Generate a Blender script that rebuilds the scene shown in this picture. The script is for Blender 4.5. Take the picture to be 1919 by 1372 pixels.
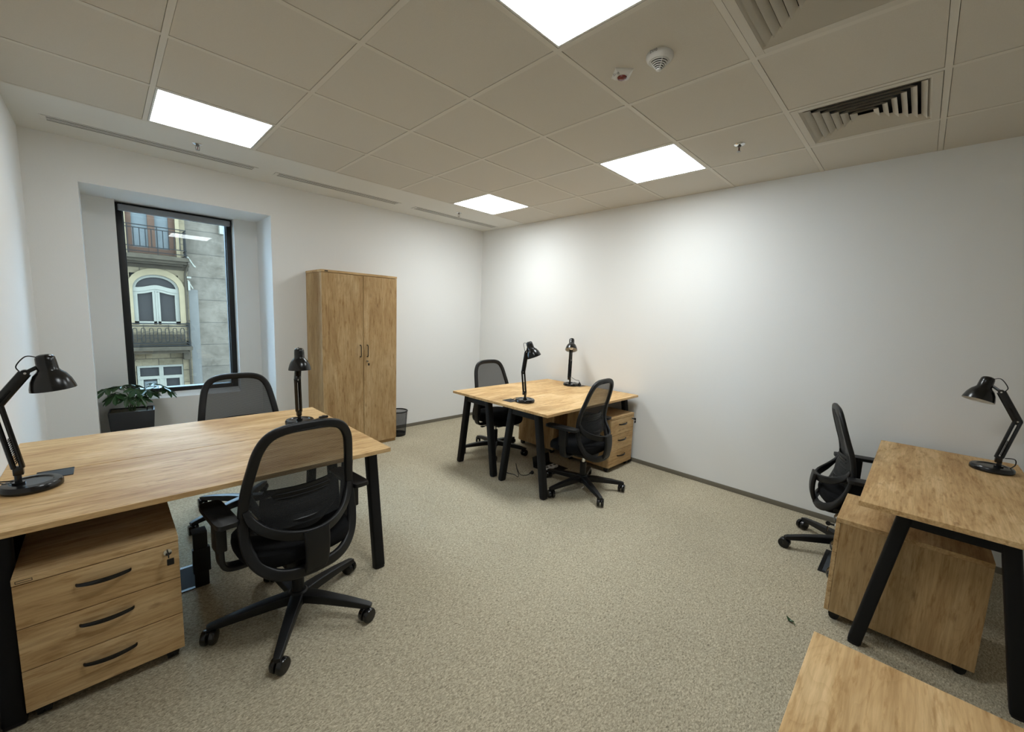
import bpy, bmesh, math, random
from mathutils import Vector, Matrix
random.seed(7)
S = bpy.context.scene
COL = S.collection
for o in list(bpy.data.objects): bpy.data.objects.remove(o)
H = 2.597            # ceiling height
XL, XR, YB, YF = -0.602, 3.553, 0.818, -5.2   # room: left wall, right wall, window wall, wall behind

# ------------------------------------------------------------ camera
yaw, pit, rol = 0.7878, -0.1242, 0.0397
cy, sy = math.cos(yaw), math.sin(yaw)
fw = Vector((sy*math.cos(pit), cy*math.cos(pit), math.sin(pit)))
rt = Vector((cy, -sy, 0)); up = rt.cross(fw)
r2 = rt*math.cos(rol)+up*math.sin(rol); u2 = -rt*math.sin(rol)+up*math.cos(rol)
cam = bpy.data.cameras.new('camera'); co = bpy.data.objects.new('camera', cam); COL.objects.link(co)
co.matrix_world = Matrix(((r2.x, u2.x, -fw.x, -0.2568), (r2.y, u2.y, -fw.y, -3.6481), (r2.z, u2.z, -fw.z, 1.4588), (0, 0, 0, 1)))
cam.sensor_width = 36; cam.lens = 761.8/1919*36; cam.clip_start = 0.02; cam.clip_end = 200
S.camera = co
# ------------------------------------------------------------ world, exposure
S.view_settings.view_transform = 'Standard'; S.view_settings.look = 'None'
S.view_settings.gamma = 1; S.view_settings.use_curve_mapping = False
S.view_settings.exposure = 1.0
W = bpy.data.worlds.new('sky'); S.world = W; W.use_nodes = True
nt = W.node_tree; bg = nt.nodes['Background']
bg.inputs['Color'].default_value = (0.50, 0.74, 1.0, 1); bg.inputs['Strength'].default_value = 11.5
PANEL = 9.6
S.cycles.diffuse_bounces = 8; S.cycles.max_bounces = 14

# ------------------------------------------------------------ materials
def newmat(name):
    m = bpy.data.materials.new(name); m.use_nodes = True
    return m, m.node_tree, m.node_tree.nodes['Principled BSDF']
def N(t, kind, **kw):
    n = t.nodes.new(kind)
    for k, v in kw.items():
        if k.startswith('i_'): n.inputs[k[2:].replace('_', ' ')].default_value = v
        else: setattr(n, k, v)
    return n
def srgb(r, g, b):
    f = lambda c: (c/255/12.92) if c/255 <= .04045 else ((c/255+.055)/1.055)**2.4
    return (f(r), f(g), f(b), 1)
def mat(name, col, rough=.5, metal=0, noise=0, scale=80, bump=0, spec=.5):
    m, t, p = newmat(name)
    p.inputs['Base Color'].default_value = col; p.inputs['Roughness'].default_value = rough
    p.inputs['Metallic'].default_value = metal; p.inputs['Specular IOR Level'].default_value = spec
    tc = N(t, 'ShaderNodeTexCoord'); nz = N(t, 'ShaderNodeTexNoise', i_Scale=scale, i_Detail=4.0)
    t.links.new(tc.outputs['Object'], nz.inputs['Vector'])
    if noise:
        mx = N(t, 'ShaderNodeMix', data_type='RGBA')
        mx.inputs[6].default_value = tuple(c*(1-noise) for c in col[:3])+(1,)
        mx.inputs[7].default_value = tuple(min(1, c*(1+noise)) for c in col[:3])+(1,)
        t.links.new(nz.outputs['Fac'], mx.inputs[0]); t.links.new(mx.outputs[2], p.inputs['Base Color'])
    if bump:
        b = N(t, 'ShaderNodeBump', i_Strength=bump, i_Distance=.002)
        t.links.new(nz.outputs['Fac'], b.inputs['Height']); t.links.new(b.outputs[0], p.inputs['Normal'])
    return m
def ramp(t, stops):
    r = N(t, 'ShaderNodeValToRGB'); e = r.color_ramp.elements
    while len(e) < len(stops): e.new(.5)
    for k, (pos, c) in enumerate(stops): e[k].position = pos; e[k].color = c
    return r
def wood(name, axis, tint=1.02, spec=.12, rough=.55):
    m, t, p = newmat(name); L = t.links
    tc = N(t, 'ShaderNodeTexCoord'); oi = N(t, 'ShaderNodeObjectInfo')
    mul = N(t, 'ShaderNodeMath', operation='MULTIPLY'); mul.inputs[1].default_value = 7.3
    L.new(oi.outputs['Random'], mul.inputs[0])
    add = N(t, 'ShaderNodeVectorMath', operation='ADD')
    L.new(tc.outputs['Object'], add.inputs[0]); L.new(mul.outputs[0], add.inputs[1])
    def coords(al, ac):
        mp = N(t, 'ShaderNodeMapping'); s = [ac, ac, ac]; s['xyz'.index(axis)] = al
        mp.inputs['Scale'].default_value = s; L.new(add.outputs[0], mp.inputs[0]); return mp.outputs[0]
    patch = N(t, 'ShaderNodeTexNoise', i_Scale=1.0, i_Detail=3.0, i_Distortion=.6); L.new(coords(2.2, 9), patch.inputs['Vector'])
    grain = N(t, 'ShaderNodeTexNoise', i_Scale=1.0, i_Detail=6.0, i_Roughness=.65); L.new(coords(5, 95), grain.inputs['Vector'])
    ring = N(t, 'ShaderNodeTexNoise', i_Scale=1.0, i_Detail=2.0, i_Distortion=.4); L.new(coords(1.3, 7), ring.inputs['Vector'])
    rm = N(t, 'ShaderNodeMath', operation='MULTIPLY'); rm.inputs[1].default_value = 26; L.new(ring.outputs['Fac'], rm.inputs[0])
    rs = N(t, 'ShaderNodeMath', operation='FRACT'); L.new(rm.outputs[0], rs.inputs[0])
    knot = N(t, 'ShaderNodeTexVoronoi', i_Scale=1.0); L.new(coords(4.5, 13), knot.inputs['Vector'])
    kn = N(t, 'ShaderNodeTexNoise', i_Scale=1.0, i_Detail=4.0); L.new(coords(25, 90), kn.inputs['Vector'])
    ka = N(t, 'ShaderNodeMath', operation='MULTIPLY_ADD'); ka.inputs[1].default_value = .35; L.new(kn.outputs['Fac'], ka.inputs[0]); L.new(knot.outputs['Distance'], ka.inputs[2])
    kr = ramp(t, [(.19, (1, 1, 1, 1)), (.32, (0, 0, 0, 1))]); L.new(ka.outputs[0], kr.inputs[0])
    c = lambda r, g, b: tuple(v*tint for v in srgb(r, g, b)[:3])+(1,)
    r1 = ramp(t, [(.28, c(176, 142, 99)), (.50, c(196, 164, 119)), (.72, c(212, 183, 140))]); L.new(patch.outputs['Fac'], r1.inputs[0])
    r2_ = ramp(t, [(.35, (.62, .57, .50, 1)), (.62, (1, 1, 1, 1))]); L.new(grain.outputs['Fac'], r2_.inputs[0])
    m1 = N(t, 'ShaderNodeMix', data_type='RGBA', blend_type='MULTIPLY'); m1.inputs[0].default_value = .62
    L.new(r1.outputs[0], m1.inputs[6]); L.new(r2_.outputs[0], m1.inputs[7])
    fl = N(t, 'ShaderNodeTexNoise', i_Scale=1.0, i_Detail=4.0, i_Roughness=.6); L.new(coords(9, 55), fl.inputs['Vector'])
    fr_ = ramp(t, [(.34, (.70, .62, .52, 1)), (.46, (1, 1, 1, 1))]); L.new(fl.outputs['Fac'], fr_.inputs[0])
    m0 = N(t, 'ShaderNodeMix', data_type='RGBA', blend_type='MULTIPLY'); m0.inputs[0].default_value = .75
    r3 = ramp(t, [(.0, (.80, .76, .70, 1)), (.35, (1, 1, 1, 1)), (1, (.96, .95, .93, 1))]); L.new(rs.outputs[0], r3.inputs[0])
    m2 = N(t, 'ShaderNodeMix', data_type='RGBA', blend_type='MULTIPLY'); m2.inputs[0].default_value = .45
    L.new(m1.outputs[2], m0.inputs[6]); L.new(fr_.outputs[0], m0.inputs[7]); L.new(m0.outputs[2], m2.inputs[6]); L.new(r3.outputs[0], m2.inputs[7])
    m3 = N(t, 'ShaderNodeMix', data_type='RGBA'); m3.inputs[7].default_value = c(112, 80, 50)
    km = N(t, 'ShaderNodeMath', operation='MULTIPLY'); km.inputs[1].default_value = .55; L.new(kr.outputs[0], km.inputs[0])
    L.new(km.outputs[0], m3.inputs[0]); L.new(m2.outputs[2], m3.inputs[6])
    L.new(m3.outputs[2], p.inputs['Base Color']); p.inputs['Roughness'].default_value = rough; p.inputs['Specular IOR Level'].default_value = spec
    b = N(t, 'ShaderNodeBump', i_Strength=.12, i_Distance=.001); L.new(grain.outputs['Fac'], b.inputs['Height']); L.new(b.outputs[0], p.inputs['Normal'])
    return m
def carpet():
    m, t, p = newmat('loop_carpet'); L = t.links
    tc = N(t, 'ShaderNodeTexCoord'); mp = N(t, 'ShaderNodeMapping'); mp.inputs['Scale'].default_value = (85, 165, 85); mp.inputs['Rotation'].default_value = (0, 0, .5)
    L.new(tc.outputs['Object'], mp.inputs[0])
    a = N(t, 'ShaderNodeTexNoise', i_Scale=1.0, i_Detail=5.0, i_Roughness=.7, i_Distortion=.8); L.new(mp.outputs[0], a.inputs['Vector'])
    v = N(t, 'ShaderNodeTexNoise', i_Scale=1.6, i_Detail=3.0); L.new(tc.outputs['Object'], v.inputs['Vector'])
    r = ramp(t, [(.32, srgb(118, 110, 93)), (.48, srgb(168, 158, 136)), (.66, srgb(209, 198, 173))]); L.new(a.outputs['Fac'], r.inputs[0])
    r2_ = ramp(t, [(.3, (.90, .90, .90, 1)), (.7, (1.0, 1.0, 1.0, 1))]); L.new(v.outputs['Fac'], r2_.inputs[0])
    mx = N(t, 'ShaderNodeMix', data_type='RGBA', blend_type='MULTIPLY'); mx.inputs[0].default_value = 1
    L.new(r.outputs[0], mx.inputs[6]); L.new(r2_.outputs[0], mx.inputs[7]); L.new(mx.outputs[2], p.inputs['Base Color'])
    p.inputs['Roughness'].default_value = .95; p.inputs['Specular IOR Level'].default_value = .1
    b = N(t, 'ShaderNodeBump', i_Strength=.8, i_Distance=.004); L.new(a.outputs['Fac'], b.inputs['Height']); L.new(b.outputs[0], p.inputs['Normal'])
    return m
def mesh_fabric(name, col, trans, scale):
    m, t, p = newmat(name); L = t.links
    p.inputs['Base Color'].default_value = col; p.inputs['Roughness'].default_value = .8
    tr = N(t, 'ShaderNodeBsdfTransparent'); mx = N(t, 'ShaderNodeMixShader')
    tc = N(t, 'ShaderNodeTexCoord'); w = N(t, 'ShaderNodeTexWave', i_Scale=scale, wave_type='BANDS', bands_direction='Z'); L.new(tc.outputs['Object'], w.inputs['Vector'])
    mr = N(t, 'ShaderNodeMapRange'); mr.inputs['To Min'].default_value = 1-trans-.10; mr.inputs['To Max'].default_value = 1-trans+.10
    lw = N(t, 'ShaderNodeLayerWeight'); lw.inputs['Blend'].default_value = .58
    mm = N(t, 'ShaderNodeMath', operation='MAXIMUM'); L.new(w.outputs['Fac'], mr.inputs['Value']); L.new(mr.outputs[0], mm.inputs[0]); L.new(lw.outputs['Facing'], mm.inputs[1]); L.new(mm.outputs[0], mx.inputs[0]); L.new(tr.outputs[0], mx.inputs[1]); L.new(p.outputs[0], mx.inputs[2])
    L.new(mx.outputs[0], t.nodes['Material Output'].inputs['Surface'])
    return m
def glass():
    m, t, p = newmat('window_glass'); L = t.links
    tr = N(t, 'ShaderNodeBsdfTransparent'); tr.inputs[0].default_value = (.93, .97, .97, 1)
    gl = N(t, 'ShaderNodeBsdfGlossy'); gl.inputs['Roughness'].default_value = 0; fr = N(t, 'ShaderNodeFresnel'); fr.inputs['IOR'].default_value = 1.45
    mx = N(t, 'ShaderNodeMixShader'); L.new(fr.outputs[0], mx.inputs[0]); L.new(tr.outputs[0], mx.inputs[1]); L.new(gl.outputs[0], mx.inputs[2])
    L.new(mx.outputs[0], t.nodes['Material Output'].inputs['Surface']); return m
def emit(name, col, s):
    m, t, p = newmat(name); e = N(t, 'ShaderNodeEmission'); e.inputs[0].default_value = col; e.inputs[1].default_value = s
    t.links.new(e.outputs[0], t.nodes['Material Output'].inputs['Surface']); return m
def masonry(name, c1, c2, cm, sx, sz, mortar=.02, rot=True):
    m, t, p = newmat(name); L = t.links
    tc = N(t, 'ShaderNodeTexCoord'); sp = N(t, 'ShaderNodeSeparateXYZ'); cb = N(t, 'ShaderNodeCombineXYZ')
    L.new(tc.outputs['Object'], sp.inputs[0]); L.new(sp.outputs[0], cb.inputs[0]); L.new(sp.outputs[2], cb.inputs[1])
    br = N(t, 'ShaderNodeTexBrick'); br.inputs['Scale'].default_value = 1; br.inputs['Brick Width'].default_value = sx; br.inputs['Row Height'].default_value = sz
    br.inputs['Mortar Size'].default_value = mortar; br.inputs['Color1'].default_value = c1; br.inputs['Color2'].default_value = c2; br.inputs['Mortar'].default_value = cm
    L.new(cb.outputs[0], br.inputs['Vector'])
    nz = N(t, 'ShaderNodeTexNoise', i_Scale=1.7, i_Detail=10.0, i_Roughness=.78); L.new(tc.outputs['Object'], nz.inputs['Vector'])
    r = ramp(t, [(.36, (.42, .41, .38, 1)), (.60, (1, 1, 1, 1))]); L.new(nz.outputs['Fac'], r.inputs[0])
    mx = N(t, 'ShaderNodeMix', data_type='RGBA', blend_type='MULTIPLY'); mx.inputs[0].default_value = .8
    L.new(br.outputs['Color'], mx.inputs[6]); L.new(r.outputs[0], mx.inputs[7]); L.new(mx.outputs[2], p.inputs['Base Color'])
    p.inputs['Roughness'].default_value = .9; p.inputs['Specular IOR Level'].default_value = .05; return m

M_WALL = mat('white_wall_paint', (.78, .78, .765, 1), .85, noise=.012, scale=150, bump=.15, spec=.2)
M_CEIL = mat('ceiling_tile', (.60, .562, .495, 1), .95, noise=.06, scale=260, bump=.2, spec=.1)
M_TBAR = mat('ceiling_grid_metal', (.63, .59, .515, 1), .6)
M_SOFF = mat('ceiling_plaster', (.70, .685, .64, 1), .9, noise=.01, scale=100, spec=.2)
M_CARP = carpet()
M_SKIRT = mat('carpet_skirting', srgb(112, 106, 93), .9, noise=.12, scale=200)
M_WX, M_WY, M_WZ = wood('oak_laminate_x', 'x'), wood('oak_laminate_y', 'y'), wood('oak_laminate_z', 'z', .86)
M_TOP = wood('oak_desk_top', 'x', 1.17, .08, .5)  # raised tint paints the laminate's sheen into the desktop colour
M_DARKWOOD = mat('oak_edge_groove', srgb(92, 68, 44), .7)
M_BLK = mat('black_plastic', (.0050, .0050, .0053, 1), .46, noise=.1, scale=300, bump=.05, spec=.35)
M_BLKF = mat('black_fabric', (.005, .005, .0055, 1), .95, noise=.2, scale=400, bump=.4, spec=.15)
M_STEEL = mat('black_powder_steel', (.005, .005, .0055, 1), .55, noise=.1, scale=300, bump=.05, spec=.25)
M_GLOSS = mat('black_lamp_enamel', (.004, .004, .004, 1), .22)
M_CHROME = mat('chrome', (.75, .75, .75, 1), .18, metal=1)
M_SPR = mat('sprinkler_metal', (.22, .21, .19, 1), .3, metal=1)
M_WHITE = mat('white_lamp_inside', (.8, .8, .78, 1), .5)
M_PLASTW = mat('white_plastic', (.66, .65, .62, 1), .5)
M_RED = mat('red_lens', (.16, .02, .015, 1), .25)
M_DUCT = mat('diffuser_metal', (.57, .53, .455, 1), .55)
M_DARK = mat('duct_inside', (.02, .02, .02, 1), .9)
M_MESH = mesh_fabric('chair_back_mesh', (.009, .0095, .010, 1), .24, 60)
M_BINM = mesh_fabric('bin_wire_mesh', (.02, .02, .022, 1), .45, 90)
M_ALU = mat('anthracite_window_frame', (.007, .008, .009, 1), .45)
M_BLIND = mat('blind_cassette_grey', srgb(134, 137, 142), .5)
M_GLASS = glass()
def panel_light(power):
    # prismatic LED diffuser: more light straight down than sideways
    m = emit('led_panel_diffuser', (.94, 1.0, 1.02, 1), PANEL); t = m.node_tree; e = [n for n in t.nodes if n.type == 'EMISSION'][0]
    g = N(t, 'ShaderNodeNewGeometry'); d = N(t, 'ShaderNodeVectorMath', operation='DOT_PRODUCT'); t.links.new(g.outputs['Incoming'], d.inputs[0]); t.links.new(g.outputs['Normal'], d.inputs[1])
    p = N(t, 'ShaderNodeMath', operation='POWER'); p.inputs[1].default_value = 3.0; t.links.new(d.outputs['Value'], p.inputs[0])
    a = N(t, 'ShaderNodeMath', operation='MULTIPLY_ADD'); a.inputs[1].default_value = 0.85*PANEL*power; a.inputs[2].default_value = .68*PANEL*power; t.links.new(p.outputs[0], a.inputs[0])
    t.links.new(a.outputs[0], e.inputs[1]); return m
M_LIGHTS = [panel_light(p) for p in (.66, 1.36, 1.0, 1.28)]
M_GREYP = mat('grey_floor_box', srgb(66, 69, 72), .9, spec=.1)
M_POT = mat('anthracite_planter', (.011, .012, .014, 1), .5)
M_SOIL = mat('potting_soil', srgb(86, 76, 54), .95, noise=.6, scale=90, bump=.8)
M_LEAF = mat('fatsia_leaf', (.020, .060, .015, 1), .38, noise=.35, scale=14)
M_STEM = mat('green_stem', (.07, .13, .04, 1), .5)

# ------------------------------------------------------------ mesh helpers
def crom(pts, n=6, closed=False):
    P = [Vector(p) for p in pts]; out = []; m = len(P)
    for i in range(m if closed else m-1):
        g = lambda k: P[k % m] if closed else P[max(0, min(m-1, k))]
        a, b, c, d = g(i-1), g(i), g(i+1), g(i+2)
        for j in range(n):
            s = j/n
            out.append(.5*((2*b)+(c-a)*s+(2*a-5*b+4*c-d)*s*s+(3*b-a-3*c+d)*s**3))
    if not closed: out.append(P[-1])
    return out
class MB:
    def __init__(s): s.bm = bmesh.new()
    def box(s, x0, x1, y0, y1, z0, z1, bev=0, mi=0, rot=None, seg=2):
        r = bmesh.ops.create_cube(s.bm, size=1); vs = r['verts']
        c = Vector(((x0+x1)/2, (y0+y1)/2, (z0+z1)/2))
        for v in vs: v.co = Vector((v.co.x*(x1-x0), v.co.y*(y1-y0), v.co.z*(z1-z0)))
        if rot is not None:
            for v in vs: v.co = rot @ v.co
        for v in vs: v.co += c
        fs = list({f for v in vs for f in v.link_faces})
        for f in fs: f.material_index = mi
        if bev > 0:
            es = list({e for v in vs for e in v.link_edges})
            g = bmesh.ops.bevel(s.bm, geom=es, offset=bev, segments=seg, affect='EDGES', profile=.6)
            for f in g['faces']: f.material_index = mi
        return s
    def sweep(s, path, sec, up=(0, 0, 1), closed=False, mi=0, scales=None, ups=None, cap=True):
        P = [Vector(p) for p in path]; n = len(P); rings = []
        for i, p in enumerate(P):
            a = P[i-1] if (closed or i > 0) else P[i]; b = P[(i+1) % n] if (closed or i < n-1) else P[i]
            t = (b-a).normalized(); u = Vector(ups[i] if ups else up); u = (u-t*u.dot(t))
            if u.length < 1e-4: u = t.orthogonal()
            u.normalize(); w = t.cross(u); k = scales[i] if scales else (1, 1)
            rings.append([s.bm.verts.new(p+w*(q[0]*k[0])+u*(q[1]*k[1])) for q in sec])
        m = len(sec)
        for i in range(n if closed else n-1):
            A, B = rings[i], rings[(i+1) % n]
            for j in range(m):
                f = s.bm.faces.new((A[j], A[(j+1) % m], B[(j+1) % m], B[j])); f.material_index = mi
        if not closed and cap:
            for R in (rings[0], rings[-1]):
                f = s.bm.faces.new(R); f.material_index = mi
        return s
    def tube(s, path, r, seg=8, closed=False, mi=0, radii=None, up=(0, 0, 1), cap=True):
        sec = [(r*math.cos(2*math.pi*k/seg), r*math.sin(2*math.pi*k/seg)) for k in range(seg)]
        P = [Vector(p) for p in path]
        # stable up vectors (parallel transport)
        ups = []; t0 = (P[1]-P[0]).normalized(); u = Vector(up); u = u-t0*u.dot(t0)
        if u.length < 1e-3: u = t0.orthogonal()
        for i in range(len(P)):
            a = P[max(0, i-1)]; b = P[min(len(P)-1, i+1)]; t = (b-a).normalized(); u = u-t*u.dot(t); u.normalize(); ups.append(u.copy())
        return s.sweep(P, sec, closed=closed, mi=mi, scales=[(q, q) for q in radii] if radii else None, ups=ups, cap=cap)
    def lathe(s, c, prof, seg=28, axis=(0, 0, 1), mi=0):
        c = Vector(c); ax = Vector(axis).normalized(); u = ax.orthogonal().normalized(); w = ax.cross(u); rings = []
        for r, h in prof:
            if r < 1e-6: rings.append([s.bm.verts.new(c+ax*h)])
            else: rings.append([s.bm.verts.new(c+ax*h+(u*math.cos(2*math.pi*k/seg)+w*math.sin(2*math.pi*k/seg))*r) for k in range(seg)])
        for A, B in zip(rings, rings[1:]):
            for k in range(seg):
                a0, a1 = A[k % len(A)], A[(k+1) % len(A)]; b0, b1 = B[k % len(B)], B[(k+1) % len(B)]
                vs = []
                for v in (a0, a1, b1, b0):
                    if v not in vs: vs.append(v)
                if len(vs) > 2:
                    f = s.bm.faces.new(vs); f.material_index = mi
        return s
    def cyl(s, p0, p1, r, seg=16, mi=0, r1=None):
        p0, p1 = Vector(p0), Vector(p1); L = (p1-p0).length; r1 = r if r1 is None else r1
        return s.lathe(p0, [(0, 0), (r, 0), (r1, L), (0, L)], seg, p1-p0, mi)
    def ring_grid(s, rings, closed=True, mi=0, cap=True):
        R = [[s.bm.verts.new(Vector(p)) for p in r] for r in rings]; m = len(R[0])
        for A, B in zip(R, R[1:]):
            for j in range(m if closed else m-1):
                f = s.bm.faces.new((A[j], A[(j+1) % m], B[(j+1) % m], B[j])); f.material_index = mi
        if cap and closed:
            for r in (R[0], R[-1]): s.bm.faces.new(r).material_index = mi
        return s
    def poly(s, pts, mi=0):
        f = s.bm.faces.new([s.bm.verts.new(Vector(p)) for p in pts]); f.material_index = mi; return s
    def prism(s, pts, d, mi=0):
        A = [s.bm.verts.new(Vector(p)) for p in pts]; B = [s.bm.verts.new(Vector(p)+Vector(d)) for p in pts]; n = len(A)
        for f in (A, list(reversed(B))): s.bm.faces.new(f).material_index = mi
        for k in range(n): s.bm.faces.new((A[k], B[k], B[(k+1) % n], A[(k+1) % n])).material_index = mi
        return s
    def build(s, name, mats, parent=None, smooth=True, origin=None, **props):
        bmesh.ops.recalc_face_normals(s.bm, faces=s.bm.faces)
        me = bpy.data.meshes.new(name)
        if origin is not None:
            for v in s.bm.verts: v.co -= Vector(origin)
        s.bm.to_mesh(me); s.bm.free()
        for m in (mats if isinstance(mats, (list, tuple)) else [mats]): me.materials.append(m)
        if smooth:
            for p in me.polygons: p.use_smooth = True
            me.set_sharp_from_angle(angle=math.radians(38))
        o = bpy.data.objects.new(name, me); COL.objects.link(o)
        if origin is not None: o.location = origin
        if parent: o.parent = parent
        for k, v in props.items(): o[k] = v
        return o
def structure(o): o['kind'] = 'structure'; return o
def thing(name, label, cat, loc=(0, 0, 0), rz=0, group=None):
    o = bpy.data.objects.new(name, None); COL.objects.link(o); o.location = loc; o.rotation_euler = (0, 0, rz)
    o.empty_display_size = .05; o['label'] = label; o['category'] = cat
    if group: o['group'] = group
    return o
def dup(root, loc, rz, label, group=None):
    def cp(o, par):
        c = o.copy(); COL.objects.link(c); c.parent = par
        for ch in o.children: cp(ch, c)
        return c
    r = cp(root, None); r.location = loc; r.rotation_euler = (0, 0, rz); r['label'] = label
    if group: r['group'] = group
    return r
def rsec(w, h, r=None, n=3):
    r = min(w, h)*.3 if r is None else r; out = []
    for cx, cz, a0 in ((w/2-r, h/2-r, 0), (-w/2+r, h/2-r, 90), (-w/2+r, -h/2+r, 180), (w/2-r, -h/2+r, 270)):
        for k in range(n+1):
            a = math.radians(a0+90*k/n); out.append((cx+r*math.cos(a), cz+r*math.sin(a)))
    return out

# ------------------------------------------------------------ room shell
structure(MB().box(XL-.3, XR+.3, YF-.3, 1.7, -.12, 0).build('floor', M_CARP, smooth=False))
w = MB()
for b in ((XL-.2, -.336, YB, 1.6, 0, H+.2), (.915, XR+.2, YB, 1.6, 0, H+.2), (-.336, .915, YB, 1.6, 2.303, H+.2),
          (-.336, -.138, 1.32, 1.6, 0, 2.303), (.715, .915, 1.32, 1.6, 0, 2.303), (-.138, .715, 1.32, 1.6, 0, .555)): w.box(*b)
w.prism([(-.138, 1.32, .555), (-.138, 1.50, .555), (-.138, 1.50, .592), (-.138, 1.43, .592)], (.853, 0, 0))
structure(w.build('wall_back', M_WALL, smooth=False))
structure(MB().box(XL-.2, XL, YF, YB, 0, H+.2).build('wall_left', M_WALL, smooth=False))
structure(MB().box(XR, XR+.2, YF, YB, 0, H+.2).build('wall_right', M_WALL, smooth=False))
structure(MB().box(XL-.2, XR+.2, YF-.2, YF, 0, H+.2).build('wall_front', M_WALL, smooth=False))
structure(MB().box(XR-.009, XR, YF, YB, 0, .040, .0015).build('baseboard_right', M_SKIRT))
structure(MB().box(.915, XR-.009, YB-.009, YB, 0, .040, .0015).build('baseboard_back', M_SKIRT))
structure(MB().box(XL, XL+.009, YF, YB, 0, .040, .0015).build('baseboard_left', M_SKIRT))

LIGHTS = [(0, .6, -.6, 0), (2.4, 3.0, -.6, 0), (.6, 1.2, -3.0, -2.4), (2.4, 3.0, -2.4, -1.8)]
DIFFS = [(1.2, 1.8, -3.6, -3.0), (2.4, 3.0, -3.6, -3.0)]
SLOTS = [(-.475, .735), (.862, 2.065), (2.235, 3.475)]
# suspended ceiling: plaster strip by the window wall, metal grid, tiles
c = MB()
sy0, sy1 = .415, .525
c.box(XL-.2, XR+.2, 0, sy0, H, H+.02, mi=0); c.box(XL-.2, XR+.2, sy1, YB+.1, H, H+.02, mi=0)
xs = [XL-.2]
for a, b in SLOTS: xs += [a, b]
xs.append(XR+.2)
for a, b in zip(xs[0::2], xs[1::2]): c.box(a, b, sy0, sy1, H, H+.02, mi=0)
tb = .012
XG = [-.6+.6*k for k in range(0, 7)]; YG = [-.6*k for k in range(0, 9)]
for x in XG: c.box(x-tb, x+tb, YF-.1, -.002, H, H+.03, mi=1)
for y in YG:
    for k in range(len(XG)):
        x0 = XG[k]+tb; x1 = (XG[k+1]-tb) if k+1 < len(XG) else XR+.1
        if k == len(XG)-1: x1 = XR+.1
        c.box(x0, x1, y-tb if y < 0 else -tb-.002, y+tb if y < 0 else -.002, H, H+.03, mi=1)
c.box(XL-.1, XG[0]+tb, YF-.1, 0, H, H+.03, mi=1)
for i in range(-1, 6):
    for j in range(0, 9):
        x0, x1, y0, y1 = .6*i, .6*(i+1), -.6*(j+1), -.6*j
        if any(abs(x0-a[0]) < .01 and abs(y0-a[2]) < .01 for a in LIGHTS+DIFFS): continue
        g = .0015
        c.box(x0+tb+g, min(x1, XR+.1)-tb-g, max(y0, YF-.1)+tb+g, y1-tb-g, H+.0018, H+.022, .0008, mi=2, seg=1)
c.box(XL-.2, XR+.2, YF-.2, YB+.2, H+.16, H+.2, mi=3)
structure(c.build('ceiling', [M_SOFF, M_TBAR, M_CEIL, M_DARK], smooth=False))

# window in the recess
win = bpy.data.objects.new('window_1', None); COL.objects.link(win); win.location = (.288, 1.45, .56); win['kind'] = 'structure'
wx0, wx1, wz0, wz1, wy = -.138, .715, .592, 2.303, 1.43
f = MB(); fw_ = .048
f.box(wx0, wx0+fw_, wy, 1.52, wz0, wz1, .003); f.box(wx1-fw_, wx1, wy, 1.52, wz0, wz1, .003)
f.box(wx0+fw_, wx1-fw_, wy, 1.52, wz0, wz0+.042, .003); f.box(wx0+fw_, wx1-fw_, wy, 1.52, wz1-.042, wz1, .003)
f.box(wx0+fw_, wx0+fw_+.008, wy+.02, 1.5, wz0+.042, wz1-.042, .002); f.box(wx1-fw_-.008, wx1-fw_, wy+.02, 1.5, wz0+.042, wz1-.042, .002)
def par(o, p):
    o.parent = p; o.matrix_parent_inverse = Matrix.Translation(-p.location); return o
par(f.build('window_frame', M_ALU), win)
par(MB().box(wx0+fw_, wx1-fw_, 1.462, 1.468, wz0+.042, wz1-.042).build('window_pane', M_GLASS, smooth=False), win)
par(MB().box(wx0-.02, wx1+.02, 1.52, 1.60, wz0-.03, wz0+.012, .004).build('window_sill', mat('outer_sill', (.6, .62, .64, 1), .5)), win)
bl = thing('roller_blind', 'dark grey rolled-up blind cassette across the top of the window', 'blind', (.288, 1.40, 2.28))
par(MB().box(wx0+.018, wx1-.018, 1.372, 1.428, 2.232, 2.284, .012, seg=3).build('cassette', M_BLIND), bl)
par(MB().cyl((wx0+.012, 1.40, 2.258), (wx0+.018, 1.40, 2.258), .030).build('end_cap', M_BLK), bl)
par(MB().cyl((wx1-.018, 1.40, 2.258), (wx1-.012, 1.40, 2.258), .030).build('end_cap', M_BLK), bl)

# ------------------------------------------------------------ ceiling equipment
lab = ['square white LED ceiling panel nearest the window, above the left desks', 'square white LED ceiling panel close to the far room corner',
       'largest-looking white LED ceiling panel, cut by the top edge of the photo', 'square white LED ceiling panel beside the right wall, between sprinkler tile and corner']
for k, (x0, x1, y0, y1) in enumerate(LIGHTS):
    t = thing('ceiling_light', lab[k], 'ceiling light', ((x0+x1)/2, (y0+y1)/2, H), group='LED panels in the tiled ceiling')
    a = .286; fr = MB()
    for q in ((-a, a, -a, -a+.010), (-a, a, a-.010, a), (-a, -a+.010, -a+.010, a-.010), (a-.010, a, -a+.010, a-.010)): fr.box(*q, .001, .03, .001, seg=1)
    fr.box(-a, a, -a, a, .026, .03)
    fr.build('frame', M_PLASTW, t)
    MB().box(-a+.010, a-.010, -a+.010, a-.010, .003, .008).build('diffuser', M_LIGHTS[k], t, smooth=False)
dl = ['square ceiling air diffuser at the top edge of the photo, beside the smoke detector tile', 'square ceiling air diffuser with open dark louvres near the right wall']
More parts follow.
